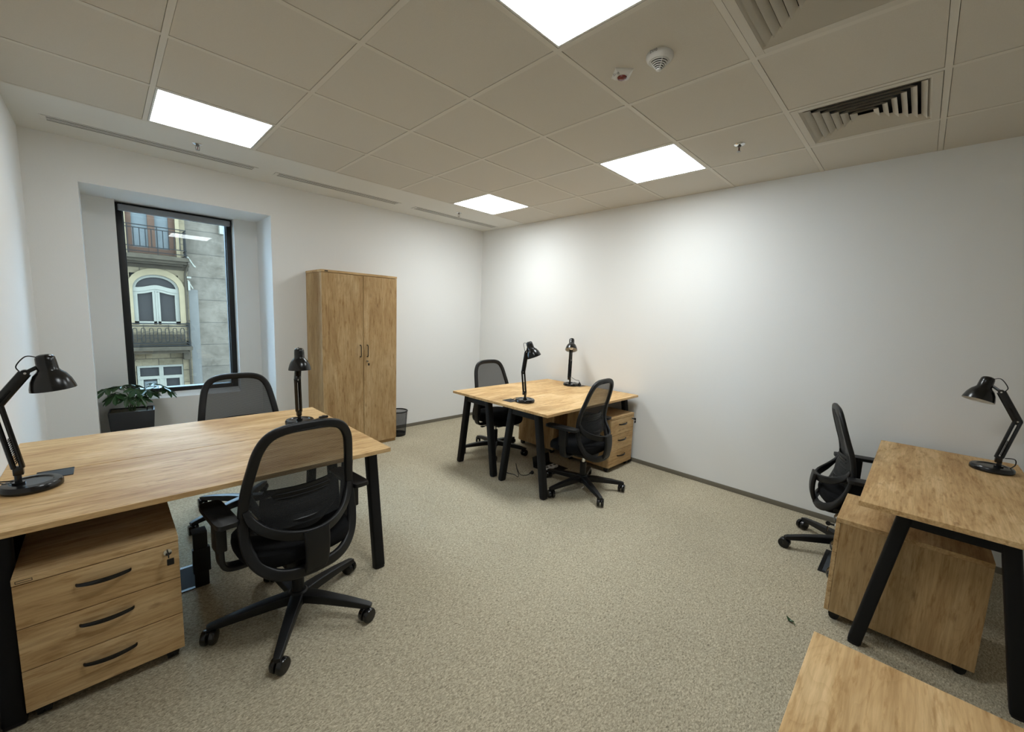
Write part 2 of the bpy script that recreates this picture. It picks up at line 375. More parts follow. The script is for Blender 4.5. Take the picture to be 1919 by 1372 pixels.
for k, (x0, x1, y0, y1) in enumerate(DIFFS):
    t = thing('air_diffuser', dl[k], 'air vent', ((x0+x1)/2, (y0+y1)/2, H), group='square louvred air diffusers in the ceiling')
    a = .286
    def ringp(m, r0, z0, r1, z1, th=.002):
        P0 = [(-r0, -r0), (r0, -r0), (r0, r0), (-r0, r0)]; P1 = [(-r1, -r1), (r1, -r1), (r1, r1), (-r1, r1)]
        for q in range(4):
            A, B, C, D = P0[q], P0[(q+1) % 4], P1[(q+1) % 4], P1[q]
            for dz in (0, th): m.poly([(A[0], A[1], z0+dz), (B[0], B[1], z0+dz), (C[0], C[1], z1+dz), (D[0], D[1], z1+dz)])
    fr = MB()
    for q in ((-a, a, -a, -.252), (-a, a, .252, a), (-a, -.252, -.252, .252), (.252, a, -.252, .252)): fr.box(*q, -.002, .004, .001, seg=1)
    ringp(fr, .252, 0, .236, .012)
    fr.build('frame', M_DUCT, t, smooth=False)
    lv = MB()
    for r in range(6):
        R = .238-.036*r
        ringp(lv, R, -.001, R-.025, .019)
    lv.build('louvre', M_DUCT, t, smooth=False)
    bx_ = MB(); bx_.box(-a, a, -a, a, .10, .105)
    for q in ((-a, a, -a, -a+.004), (-a, a, a-.004, a), (-a, -a+.004, -a, a), (a-.004, a, -a, a)): bx_.box(*q, .006, .10)
    bx_.build('plenum_box', M_DARK, t, smooth=False)
sl = ['long slot air vent in the plaster ceiling strip above the window', 'long slot air vent in the plaster strip, middle of the three',
      'long slot air vent in the plaster strip, nearest the room corner']
for k, (a, b) in enumerate(SLOTS):
    t = thing('slot_vent', sl[k], 'air vent', ((a+b)/2, .47, H), group='slot vents in the plaster ceiling strip')
    hw = (b-a)/2; fr = MB()
    fr.box(-hw, hw, -.055, -.040, -.003, -.001, .0005, seg=1); fr.box(-hw, hw, .040, .055, -.003, -.001, .001, seg=1)
    fr.box(-hw, -hw+.03, -.040, .040, -.003, -.001, .001, seg=1); fr.box(hw-.03, hw, -.040, .040, -.003, -.001, .001, seg=1)
    fr.build('frame', M_SOFF, t)
    bd = MB()
    for q in range(3): bd.box(-hw+.03, hw-.03, -.0245+.0195*q, -.0145+.0195*q, -.0028, -.0018)
    bd.build('blade', M_SOFF, t, smooth=False)
    MB().box(-hw+.01, hw-.01, -.050, .050, -.0012, .03).build('duct_back', M_DARK, t, smooth=False)
def sprinkler(x, y, label):
    t = thing('sprinkler', label, 'sprinkler', (x, y, H+.0), group='fire sprinklers in the ceiling')
    MB().lathe((0, 0, 0), [(.013, .004), (.030, .004), (.032, -.001), (.026, -.006), (.013, -.008), (.013, .004)], 24).build('escutcheon', M_CHROME, t)
    b = MB().lathe((0, 0, 0), [(0, 0), (.010, 0), (.010, -.016), (.005, -.018), (0, -.018)], 12)
    for s_ in (-1, 1): b.tube(crom([(s_*.008, 0, -.014), (s_*.012, 0, -.026), (s_*.009, 0, -.038), (0, 0, -.042)], 4), .0018, 6)
    b.build('body', M_SPR, t)
    MB().cyl((0, 0, -.018), (0, 0, -.040), .0022, 8).build('bulb', M_RED, t)
    MB().lathe((0, 0, 0), [(0, -.042), (.013, -.042), (.013, -.0435), (0, -.0445)], 16).build('deflector', M_SPR, t)
sprinkler(.295, .198, 'small chrome sprinkler in the plaster strip above the window')
sprinkler(2.691, .24, 'small chrome sprinkler in the plaster strip by the far corner')
sprinkler(2.683, -2.692, 'small chrome sprinkler in the tile beside the right air diffuser')
def text(body, size, parent, mtx):
    cu = bpy.data.curves.new('lettering', 'FONT'); cu.body = body; cu.size = size; cu.extrude = .0002; cu.align_x = 'CENTER'; cu.align_y = 'CENTER'
    o = bpy.data.objects.new('lettering', cu); COL.objects.link(o); bpy.context.view_layer.update()
    me = bpy.data.meshes.new_from_object(o.evaluated_get(bpy.context.evaluated_depsgraph_get())); bpy.data.objects.remove(o); me.materials.clear(); me.materials.append(M_BLK)
    o = bpy.data.objects.new('lettering', me); COL.objects.link(o); o.parent = parent; o.matrix_local = mtx; return o
t = thing('smoke_detector', 'round white smoke detector with dark slots on the ceiling', 'smoke detector', (1.514, -2.712, H+.005))
MB().lathe((0, 0, 0), [(0, 0), (.056, 0), (.057, -.012), (.052, -.022), (.050, -.024), (.044, -.030), (0, -.030)], 40).build('base', M_PLASTW, t)
MB().lathe((0, 0, 0), [(0, -.030), (.034, -.030), (.012, -.058), (0, -.058)], 32).build('sensor_core', M_DARK, t)
g = MB()
for k in range(6):
    r_, z_ = .040-.0058*k, -.031-.0056*k
    g.lathe((0, 0, 0), [(r_-.004, z_), (r_, z_), (r_-.001, z_-.0024), (r_-.005, z_-.0024), (r_-.004, z_)], 32)
for k in range(4):
    a = math.radians(45+90*k); g.tube([(.041*math.cos(a), .041*math.sin(a), -.030), (.011*math.cos(a), .011*math.sin(a), -.061)], .0016, 6)
g.lathe((0, 0, 0), [(0, -.058), (.012, -.058), (.010, -.064), (.004, -.067), (0, -.067)], 20)
g.build('cage', M_PLASTW, t)
nrm = Vector((-.97, 0, -.25)).normalized(); xx = Vector((0, -1, 0)); yy = nrm.cross(xx)
text('Z1/10', .014, t, Matrix(((xx.x, yy.x, nrm.x, -.0575), (xx.y, yy.y, nrm.y, 0), (xx.z, yy.z, nrm.z, -.010), (0, 0, 0, 1))))
t = thing('alarm_indicator', 'small white square alarm indicator with a red lens on the ceiling', 'alarm indicator', (1.523, -2.526, H+.005))
MB().prism([(-.058, 0, 0), (0, -.058, 0), (.058, 0, 0), (0, .058, 0)], (0, 0, -.008)).ring_grid([
    [(-.057, 0, -.008), (0, -.057, -.008), (.057, 0, -.008), (0, .057, -.008)], [(-.036, 0, -.022), (0, -.036, -.022), (.036, 0, -.022), (0, .036, -.022)]]).build('housing', M_PLASTW, t, smooth=False)
MB().lathe((0, 0, 0), [(0, -.0215), (.022, -.0215), (.0205, -.027), (.013, -.031), (0, -.032)], 24).build('red_lens', M_RED, t)
nrm = Vector((-.6, 0, -.8)).normalized(); yy = nrm.cross(xx)
text('Z1/10', .013, t, Matrix(((xx.x, yy.x, nrm.x, -.0385), (xx.y, yy.y, nrm.y, .008), (xx.z, yy.z, nrm.z, -.0205), (0, 0, 0, 1))))

# ------------------------------------------------------------ desks
DZ = .71
def make_desk(label, inset=.046, inset_r=None):
    """origin on the floor at the centre; long side x (1.42), depth y (.598)"""
    t = thing('desk', label, 'desk'); inset_r = inset if inset_r is None else inset_r
    hx, hy = .71, .298
    MB().box(-hx, hx, -hy, hy, DZ-.022, DZ, .0015, seg=1).build('tabletop', M_TOP, t, smooth=False)
    for sx in (-1, 1):
        X = sx*(hx-(inset_r if sx > 0 else inset))
        for syy in (-1, 1):
            l = MB(); yt, yf = syy*.145, syy*.245
            l.sweep([(X, yf, .012), (X, yt, DZ-.030)], rsec(.058, .050, .010), up=(0, 1, 0))
            leg = l.build('leg', M_STEEL, t)
            MB().sweep([(X, yf+syy*.002, 0), (X, yf, .012)], rsec(.054, .045, .010), up=(0, 1, 0)).build('foot', M_BLK, leg)
        MB().box(X-.024, X+.024, -.169, .169, DZ-.083, DZ-.023, .006).build('crossbar', M_STEEL, t)
    for yy_ in (-.12, .12):
        MB().box(-hx+inset+.024, hx-inset_r-.024, yy_-.015, yy_+.015, DZ-.058, DZ-.024, .003).build('rail', M_STEEL, t)
    return t
GD = 'oak-topped office desks with splayed black legs'
d0 = make_desk('oak desk in the left pair, nearer the camera, over the drawer unit'); d0['group'] = GD
d0.location = (.1085, -1.365, 0)
dup(d0, (.1085, -.764, 0), 0, 'oak desk in the left pair, on the window side, slim lamp at its right end', GD)
d1 = make_desk('oak desk in the far corner pair, nearer half with lamp tilted right', .07, .011); d1['group'] = GD; d1.location = (2.807, -1.410, 0)
dup(d1, (2.807, -.809, 0), 0, 'oak desk in the far corner pair, window-side half, with chair behind it', GD)
d2 = make_desk('oak desk at the right edge of the photo, along the right wall', .10); d2['group'] = GD; d2.location = (2.760, -3.838, 0)
dup(d2, (.238, -3.844, 0), 0, 'oak desk whose top corner fills the bottom right foreground', GD)

# ------------------------------------------------------------ drawer pedestals
def make_pedestal(label):
    """origin on the floor at the centre; drawers face -y; .425 wide, .50 deep, .535 high"""
    t = thing('drawer_pedestal', label, 'drawer unit', group='three-drawer oak pedestals on castors')
    hx, hy, z0, z1 = .2125, .255, .045, .535
    b = MB(); b.box(-hx, hx, -hy+.019, hy, z0, z0+.016, mi=0)
    b.box(-hx, -hx+.016, -hy+.019, hy, z0+.016, z1-.022, mi=0); b.box(hx-.016, hx, -hy+.019, hy, z0+.016, z1-.022, mi=0)
    b.box(-hx+.016, hx-.016, hy-.012, hy, z0+.016, z1-.022, mi=0); b.box(-hx+.016, hx-.016, -hy+.022, -hy+.03, z0+.016, z1-.022, mi=1)
    b.build('body', [M_WZ, M_DARKWOOD], t, smooth=False)
    MB().box(-hx, hx, -hy, hy, z1-.022, z1, .001, seg=1).build('top_panel', M_WX, t, smooth=False)
    bad = MB()
    for q in ((-.204, -.166, -.0125, -.011), (-.204, -.166, -.020, -.0185), (-.204, -.2025, -.0185, -.0125), (-.1675, -.166, -.0185, -.0125)):
        bad.box(q[0], q[1], -hy-.0006, -hy, z1+q[2]+.0035, z1+q[3]+.0035)
    bad.build('badge', M_BLK, t, smooth=False)
    h = (z1-.024-z0-.004)/3
    for k in range(3):
        za = z0+.002+k*(h+.0012); zb = za+h-.002
        d = MB().box(-hx+.0005, hx-.0005, -hy, -hy+.018, za, zb, .001, seg=1).build('drawer', M_WX, t, smooth=False, origin=(0, -hy, (za+zb)/2))
        zc = .022
        p = crom([(-.070, 0, zc), (-.066, -.010, zc), (-.035, -.021, zc), (0, -.025, zc), (.035, -.021, zc), (.066, -.010, zc), (.070, 0, zc)], 4)
        m_ = len(p); MB().sweep(p, rsec(.013, .006, .0025, 2), up=(0, -1, 0), scales=[(.55+.75*math.sin(math.pi*i/(m_-1)), 1) for i in range(m_)]).build('handle', M_GLOSS, d, label='bowed black handle')
        if k == 2:
            MB().cyl((.178, 0, .045), (.178, -.006, .045), .013, 20).build('lock', M_CHROME, d)
            kb = MB().box(.176, .180, -.030, -.006, .040, .050, .001, seg=1)
            kb.lathe((.178, -.032, .045), [(0, -.0015), (.011, -.0015), (.011, .0015), (0, .0015)], 16, (1, 0, 0))
            kb.box(.172, .194, -.036, -.030, .004, .030, .003)
            kb.build('key', M_BLK, d)
    for sx in (-1, 1):
        for s2 in (-1, 1):
            w_ = MB().box(sx*.175-.020, sx*.175+.020, s2*.215-.022, s2*.215+.022, .020, z0, .004)
            for q in (-.010, .010): w_.cyl((sx*.175+q-.007, s2*.215, .020), (sx*.175+q+.007, s2*.215, .020), .020, 16)
            w_.build('castor', M_BLK, t)
    return t
p0 = make_pedestal('large oak drawer pedestal in the left foreground, keys in its top drawer')
p0.location = (-.313, -1.395, 0)
dup(p0, (3.262, -1.445, 0), 0, 'oak drawer pedestal beside the right wall, behind the office chair at the corner desks')
dup(p0, (3.26, -.765, 0), math.pi, 'oak drawer pedestal in shade at the back, under the far half of the corner desks')
dup(p0, (2.4525, -3.715, 0), math.pi, 'oak drawer pedestal seen from its side under the right desk')

# ------------------------------------------------------------ wardrobe
t = thing('storage_cabinet', 'tall two-door oak cabinet against the window wall', 'cabinet', (1.61, .60, 0))
X0, X1, Y0, Y1, Z1 = -.395, .39, -.200, .212, 1.82
b = MB(); b.box(X0, X0+.018, Y0+.019, Y1, .0, Z1-.024); b.box(X1-.018, X1, Y0+.019, Y1, .0, Z1-.024)
b.box(X0+.018, X1-.018, Y1-.012, Y1, .03, Z1-.024); b.box(X0+.018, X1-.018, Y0+.019, Y1-.012, .045, .063)
b.build('body', M_WZ, t, smooth=False)
MB().box(X0+.018, X1-.018, Y0+.022, Y0+.038, 0, .045).build('plinth', M_WX, t, smooth=False)
MB().box(X0-.002, X1+.002, Y0-.002, Y1, Z1-.022, Z1, .001, seg=1).build('top_panel', M_WX, t, smooth=False)
MB().box(X0+.030, X0+.062, Y0-.0035, Y0-.002, Z1-.017, Z1-.008).build('badge', M_BLK, t, smooth=False)
XM = .015
for sx, a, c_ in ((-1, X0, XM-.0015), (1, XM+.0015, X1)):
    d = MB().box(a+.0005, c_-.0005, Y0, Y0+.018, .036, Z1-.026, .001, seg=1).build('door', M_WZ, t, smooth=False)
    hxp = XM+sx*.037
    p = crom([(hxp, Y0, 1.092), (hxp, Y0-.018, 1.090), (hxp, Y0-.027, 1.078), (hxp, Y0-.028, 1.030), (hxp, Y0-.027, .985), (hxp, Y0-.018, .974), (hxp, Y0, .972)], 4)
    MB().sweep(p, rsec(.010, .007, .003, 2), up=(1, 0, 0)).build('handle', M_BLK, d, label='black bow handle')
    if sx > 0:
        MB().cyl((hxp, Y0, .925), (hxp, Y0-.006, .925), .010, 18).build('lock', M_CHROME, d)
        MB().box(hxp-.002, hxp+.002, Y0-.028, Y0-.006, .920, .930, .001, seg=1).box(hxp-.004, hxp+.012, Y0-.034, Y0-.028, .880, .905, .003).build('key', M_BLK, d)

# ------------------------------------------------------------ office chairs
def superell(a, b, n, k=44):
    out = []
    for i in range(k):
        th = 2*math.pi*i/k; c_, s_ = math.cos(th), math.sin(th)
        out.append((a*math.copysign(abs(c_)**(2/n), c_), b*math.copysign(abs(s_)**(2/n), s_)))
    return out
# right half of the back outline: (x, y (minus = behind), z)
BACK = [(0, -.145, .957), (.09, -.143, .953), (.150, -.137, .930), (.186, -.122, .875), (.205, -.096, .79), (.219, -.068, .70),
        (.228, -.055, .61), (.232, -.062, .53), (.226, -.085, .455), (.200, -.118, .390), (.150, -.155, .348), (.085, -.180, .332), (0, -.190, .330)]
def back_at(z):
    for a, b in zip(BACK[2:], BACK[3:]):
        if a[2] >= z >= b[2]:
            k = (a[2]-z)/(a[2]-b[2]); return tuple(a[i]+(b[i]-a[i])*k for i in range(3))
def make_chair(label, rot0):
    t = thing('office_chair', label, 'chair', group='black mesh-back office chairs')
    # seat
    s = MB(); rings = []
    for z, k in ((.355, .80), (.362, .93), (.375, .985), (.400, 1.0), (.420, .985), (.434, .93), (.440, .80), (.436, .5), (.433, .2)):
        r = []
        for x, y in superell(.232*k, .225*k, 3.0):
            yy_ = y+.045; dz = -.035*max(0, (yy_-.12)/.15)**2 if z > .37 else 0
            if yy_ < -.1: dz += .012*min(1, (-.1-yy_)/.08)
            r.append((x, yy_, z+dz+.010*(abs(x)/.23)**2*(1 if z > .41 else 0)))
        rings.append(r)
    s.ring_grid(rings).build('seat', M_BLKF, t)
    # back frame
    half = crom(BACK, 5); loop = half+[Vector((-p.x, p.y, p.z)) for p in reversed(half[1:-1])]
    n = len(loop); sc = []
    for p in loop:
        k = 1.0 if p.z > .5 else 1.0+.25*(.5-p.z)/.17
        sc.append((k, 1))
    MB().sweep(loop, rsec(.040, .026, .010), up=(0, 1, 0), closed=True, scales=sc).build('back_frame', M_BLK, t)
    # crossbar bowing back to the stem
    cb = crom([(.222, -.064, .615), (.205, -.085, .570), (.160, -.130, .528), (.085, -.180, .503), (0, -.200, .495),
               (-.085, -.180, .503), (-.160, -.130, .528), (-.205, -.085, .570), (-.222, -.064, .615)], 5)
    m = len(cb); MB().sweep(cb, rsec(.048, .018, .007), up=(0, 1, .25), scales=[(.55+.5*math.sin(math.pi*i/(m-1)), 1) for i in range(m)]).build('crossbar', M_BLK, t)
    # stem behind, curving under the seat
    st = crom([(0, -.208, .515), (0, -.216, .44), (0, -.205, .36), (0, -.165, .305), (0, -.09, .290), (0, .0, .300)], 5)
    m = len(st); MB().sweep(st, rsec(.100, .026, .010), up=(0, 1, .3), scales=[(.85+.25*(1-i/(m-1)), 1) for i in range(m)]).build('stem', M_BLK, t)
    # mesh
    g = []
    zs = [.950, .945, .93, .90, .85, .80, .75, .70, .65, .60, .56, .53, .51]
    for z in zs:
        if z >= .945: hx, y = (.075 if z > .946 else .11), -.142
        elif z == .93: hx, y = .145, -.138
        else:
            q = back_at(z); hx, y = q[0]-.004, q[1]
            if z < .6: hx *= 1-.0*(z)
        row = []
        for i in range(13):
            u = -1+2*i/12; row.append((hx*u, y-.020*(1-u*u)-(.03*(1-u*u) if z < .62 else 0), z if z >= .6 else z-0*(1-u*u)))
        g.append(row)
    MB().ring_grid(g, closed=False, cap=False).build('back_mesh', M_MESH, t)
    # lumbar pad with ridges
    g = []; front = []
    for j in range(9):
        z = .68-.17*j/8; q = back_at(z); row = []; w_ = .165*(1-.55*((j-3.6)/5.2)**4)
        for i in range(15):
            u = -1+2*i/14; row.append((w_*u, q[1]+.012-.035*(1-u*u)-(.02 if z < .56 else 0)*(1-u*u), z-.02*(1-u*u)*(1 if j > 4 else 0)))
        g.append(row)
    lp = MB(); lp.ring_grid(g, closed=False, cap=False); lp.ring_grid([[(x, y-.012, z) for x, y, z in r] for r in g], closed=False, cap=False)
    for j in range(1, 6):
        row = g[j]; lp.tube([Vector(row[i])+Vector((0, -.014, 0)) for i in range(2, 13)], .0032, 6)
    lp.build('lumbar_support', M_BLK, t)
    # mechanism
    MB().box(-.085, .085, -.10, .14, .300, .358, .012).box(-.16, .16, -.02, .10, .335, .362, .006).build('mechanism', M_BLK, t)
    MB().tube([(.08, .06, .330), (.20, .07, .328), (.235, .07, .326)], .006, 8).box(.225, .262, .055, .085, .322, .331, .003).build('lever', M_BLK, t)
    # armrests
    for sx in (-1, 1):
        a = crom([(sx*.10, .035, .345), (sx*.20, .035, .342), (sx*.262, .035, .350), (sx*.287, .035, .375), (sx*.292, .035, .42), (sx*.292, .035, .50)], 4)
        ar = MB().sweep(a, rsec(.058, .022, .007), up=(sx*.5, 0, 1) if 0 else (0, 0, 1), ups=[(0, 0, 1) if i < 9 else (-sx, 0, .25) if i < 14 else (-sx, 0, 0) for i in range(len(a))]).build('armrest', M_BLK, t)
        MB().box(sx*.292-.020, sx*.292+.020, .0, .070, .440, .575, .007).build('height_sleeve', M_BLK, ar)
        pd = []
        for z, k in ((.574, .9), (.577, 1), (.590, 1.0), (.595, .96), (.596, .6)):
            pd.append([(sx*.285+x*k, .055+y*(1 if k > .9 else .97), z) for x, y in superell(.043, .142, 6, 32)])
        MB().ring_grid(pd).build('arm_pad', M_BLK, ar)
    # column and star base
    MB().cyl((0, 0, .235), (0, 0, .302), .0145, 16, mi=1).cyl((0, 0, .07), (0, 0, .240), .026, 20).build('gas_column', [M_BLK, M_CHROME], t)
    sb = MB().lathe((0, 0, 0), [(0, .062), (.036, .062), (.044, .075), (.044, .118), (.034, .128), (0, .128)], 28)
    for k in range(5):
        a = rot0+2*math.pi*k/5; c_, s_ = math.cos(a), math.sin(a)
        sb.sweep([(c_*.02, s_*.02, .098), (c_*.12, s_*.12, .094), (c_*.24, s_*.24, .083), (c_*.335, s_*.335, .071), (c_*.352, s_*.352, .068)], rsec(.046, .046, .006),
                 scales=[(1.25, 1.05), (1.05, .95), (.85, .78), (.68, .58), (.55, .45)])
    base = sb.build('star_base', M_BLK, t)
    for k in range(5):
        a = rot0+2*math.pi*k/5; x, y = math.cos(a)*.340, math.sin(a)*.340
        sw = random.uniform(0, 6.28); cw, sw_ = math.cos(sw), math.sin(sw)
        cs = MB().cyl((x, y, .040), (x, y, .075), .009, 10)
        ox, oy = x+cw*.010, y+sw_*.010; axv = Vector((-sw_, cw, 0))
        for q in (-1, 1):
            c0 = Vector((ox, oy, .0325))+axv*(.0045*q); cs.lathe(c0, [(0, 0), (.029, 0), (.0325, .003), (.0325, .017), (.029, .022), (.014, .0235), (0, .0235)], 22, axv*q)
        cs.box(ox-.013, ox+.013, oy-.013, oy+.013, .035, .060, .005)
        cs.build('castor', M_GLOSS, base)
    return t
R = math.radians
c1 = make_chair('large black mesh-back chair in the left foreground, its back to the camera', R(24-5))
c1.location = (.32, -1.70, 0); c1.rotation_euler = (0, 0, R(5))
def chair(x, y, rz, label, base_deg):
    c_ = dup(c1, (x, y, 0), R(rz), label)
    for ch in c_.children:
        if ch.name.startswith('star_base'): ch.rotation_euler = (0, 0, R(base_deg-rz-(24-5)))
    return c_
chair(.38, -.41, 180, 'black mesh-back chair behind the left desks, facing us, under the window', 57)
chair(2.64, -.550, 180, 'black mesh-back chair behind the corner desks, facing us, near the far wall', 9)
c4 = chair(2.57, -1.74, 6, 'black mesh-back chair seen from behind at the corner desks, beside drawers', 24)
chair(3.045, -3.465, 193, 'black mesh-back chair seen from the side at the right desk', 50)
MB().box(-.004, .036, -.0015, 0, -.012, .012).build('size_label', M_WHITE, c4, origin=(-.06, -.118, .335), label='small white sticker under the seat')

# ------------------------------------------------------------ desk lamps
def lamp(label, base, post, j1, elbow, j3, mouth, d, cable=None):
    t = thing('desk_lamp', label, 'desk lamp', (base[0], base[1], DZ), group='black swing-arm desk lamps')
    o = Vector((base[0], base[1], DZ)); V = lambda p: Vector((p[0], p[1], p[2] if len(p) > 2 else DZ))-o
    MB().lathe((0, 0, 0), [(0, 0), (.081, 0), (.085, .004), (.085, .020), (.079, .028), (.060, .030), (.056, .026), (0, .025)], 44).build('base', M_GLOSS, t)
    post, j1, elbow, j3, mouth = V(post), V(j1), V(elbow), V(j3), V(mouth); d = Vector(d).normalized()
    pb = Vector((post.x, post.y, .022))
    pm = MB().cyl(pb, (post.x, post.y, j1.z-.015), .010, 14).cyl(pb, pb+Vector((0, 0, .012)), .018, 18)
    ax = (elbow-j1).normalized(); side = Vector((d.y, -d.x, 0)) if Vector((d.x, d.y)).length > .05 and 0 else None
    hz = Vector((mouth.x-j1.x, mouth.y-j1.y, 0)); hz = hz.normalized() if hz.length > .03 else Vector((1, 0, 0))
    side = Vector((-hz.y, hz.x, 0))
    pm.box(j1.x-.014, j1.x+.014, j1.y-.014, j1.y+.014, j1.z-.028, j1.z+.006, .004)
    pm.build('post', M_GLOSS, t)
    def rods(a, b, name, offs, r=.0045):
        m = MB()
        for q in offs: m.tube([a+side*0+hz*q[0]+side*q[1], b+hz*q[0]+side*q[1]], r, 8)
        return m.build(name, M_GLOSS, t)
    lo = rods(j1, elbow, 'lower_arm', [(-.011, -.008), (-.011, .008), (.011, -.008), (.011, .008)], .0074)
    axu = (j3-elbow).normalized()
    wv = axu.cross(side).normalized()
    ua = MB().sweep([elbow, j3], rsec(.036, .028, .006), up=tuple(side)); upa = ua.build('upper_arm', M_GLOSS, t)
    # joint plates with rivets
    for pt, nm, rr in ((elbow, 'elbow_joint', .018), (j3, 'head_joint', .013)):
        m = MB(); m.cyl(pt-side*.012, pt+side*.012, rr, 18)
        m.cyl(pt-side*.0145, pt+side*.0145, .004, 10, mi=1); m.build(nm, [M_GLOSS, M_CHROME], t)
    # springs beside the arms
    for a, b, par_ in ((j1, elbow, lo), (elbow, j3, upa)):
        for q in (-1, 1):
            p = a+(b-a)*.08+side*(.017*q); e = a+(b-a)*.46+side*(.017*q); L = (e-p).length; dv = (e-p).normalized(); u_ = side; w_ = dv.cross(u_)
            pts = [p+dv*(L*i/60)+(u_*math.cos(i*1.25)+w_*math.sin(i*1.25))*.0034 for i in range(61)]
            m = MB().tube(pts, .0011, 4); m.tube([p, p-side*(.011*q)], .0015, 6); m.tube([e, e-side*(.011*q)], .0015, 6); m.build('spring', M_GLOSS, par_)
    # shade: hollow bell, white inside
    apex = mouth-d*.140
    prof = [(0, 0), (.012, .0), (.022, .004), (.0275, .013), (.029, .030), (.030, .060), (.034, .067), (.046, .080), (.057, .102), (.064, .128), (.0655, .140),
            (.0640, .140), (.0625, .128), (.0555, .103), (.0445, .082), (.032, .069), (0, .066)]
    k_ = 44; m = MB(); m.lathe(apex, prof[:12], k_, d, 0); m.lathe(apex, prof[11:], k_, d, 1)
    bmesh.ops.remove_doubles(m.bm, verts=m.bm.verts, dist=1e-5)
    sh = m.build('shade', [M_GLOSS, M_WHITE], t)
    MB().lathe(apex+d*.066, [(0, 0), (.013, 0), (.013, .02), (.024, .038), (.026, .050), (.018, .066), (0, .072)], 20, d).build('bulb', M_WHITE, sh)
    nk = apex+d*.045; out = (j3-nk); out = (out-d*out.dot(d)); out = out.normalized() if out.length > .001 else side
    MB().sweep([j3, nk+out*.024], rsec(.014, .010, .003), up=tuple(side)).build('bracket', M_GLOSS, t)
    a0 = apex+d*.010+out*.018; dd = (j3-a0)
    cb = crom([a0, a0+out*.03+Vector((0, 0, .010)), j3+out*.02+Vector((0, 0, .030)), j3+out*.012+Vector((0, 0, .004)), j3+(elbow-j3)*.15+out*.004], 6)
    MB().tube(cb, .0022, 6).build('lamp_cable', M_BLK, t)
    if cable:
        MB().tube(crom([V(p) for p in cable], 6), .0025, 6).build('power_cable', M_BLK, t)
    return t
lamp('large black desk lamp at the left edge of the photo, base on the near desk', (-.497, -1.25), (-.53, -1.25), (-.527, -1.252, .80), (-.562, -1.255, 1.05), (-.485, -1.248, 1.166),
     (-.416, -1.242, 1.096), (.12, 0, -.99), [(-.545, -1.235, .745), (-.585, -1.20, .74), (-.575, -1.15, .715), (-.50, -1.135, .7135)])
lamp('black desk lamp standing upright at the right end of the left desks', (.60, -.88), (.598, -.879), (.596, -.879, .79), (.588, -.892, 1.0), (.616, -.835, 1.125),
     (.606, -.886, 1.060), (0, -.04, -1), [(.67, -.86, .722), (.70, -.85, .714), (.745, -.835, .716)])
lamp('black desk lamp on the near corner desk, shade tilted to the right', (2.31, -1.27), (2.31, -1.27), (2.306, -1.265, .80), (2.292, -1.252, .975), (2.306, -1.268, 1.15),
     (2.352, -1.314, 1.109), (.25, -.27, -.93), [(2.27, -1.235, .745), (2.25, -1.22, .745), (2.23, -1.19, .725), (2.235, -1.16, .7135)])
lamp('black desk lamp beside the right wall on the corner desks, white inside showing', (3.377, -.968), (3.369, -.957), (3.363, -.95, .80), (3.376, -.942, .99), (3.410, -.918, 1.12),
     (3.366, -.953, 1.105), (-.393, -.292, -.87), [(3.385, -.965, .80), (3.41, -1.0, .775), (3.425, -1.035, .77), (3.428, -1.045, .745)])
lamp('black desk lamp leaning left on the desk at the right edge', (3.18, -4.01), (3.177, -4.033), (3.178, -4.028, .79), (3.176, -4.068, 1.0), (3.184, -3.994, 1.148),
     (3.19, -3.916, 1.089), (-.22, .20, -.955), [(3.18, -4.05, .79), (3.19, -4.085, .79), (3.19, -4.09, .76), (3.18, -4.07, .735)])

# in-desk socket plates, switch
def plate(x, y, rz, label, plug=None):
    t = thing('desk_socket', label, 'socket plate', (x, y, DZ), R(rz), group='flat black socket flaps in the desktops')
    MB().box(-.055, .055, -.050, .050, 0, .003, .0012, seg=1).build('flap', M_BLK, t)
    MB().box(-.055, .055, .050, .056, 0, .004, .001, seg=1).build('hinge', M_BLK, t)
plate(-.445, -1.115, 0, 'flat black socket flap behind the left foreground lamp')
plate(2.245, -1.165, 0, 'flat black socket flap left of the tilted lamp on the corner desk')
plate(3.435, -1.035, 0, 'flat black socket flap by the lamp near the right wall')
t = thing('cable_switch', 'small black cable switch lying on the left desk beside the upright lamp', 'switch', (.765, -.832, DZ), R(10))
MB().box(-.030, .030, -.011, .011, 0, .016, .006, seg=3).build('body', M_BLK, t); MB().box(-.009, .009, -.006, .006, .014, .019, .002).build('rocker', M_BLK, t)
t = thing('power_plug', 'black plug standing in the socket flap near the right wall', 'plug', (3.428, -1.045, DZ+.003))
MB().lathe((0, 0, 0), [(0, 0), (.018, 0), (.018, .018), (.010, .030), (.005, .040), (0, .040)], 20).build('body', M_BLK, t)

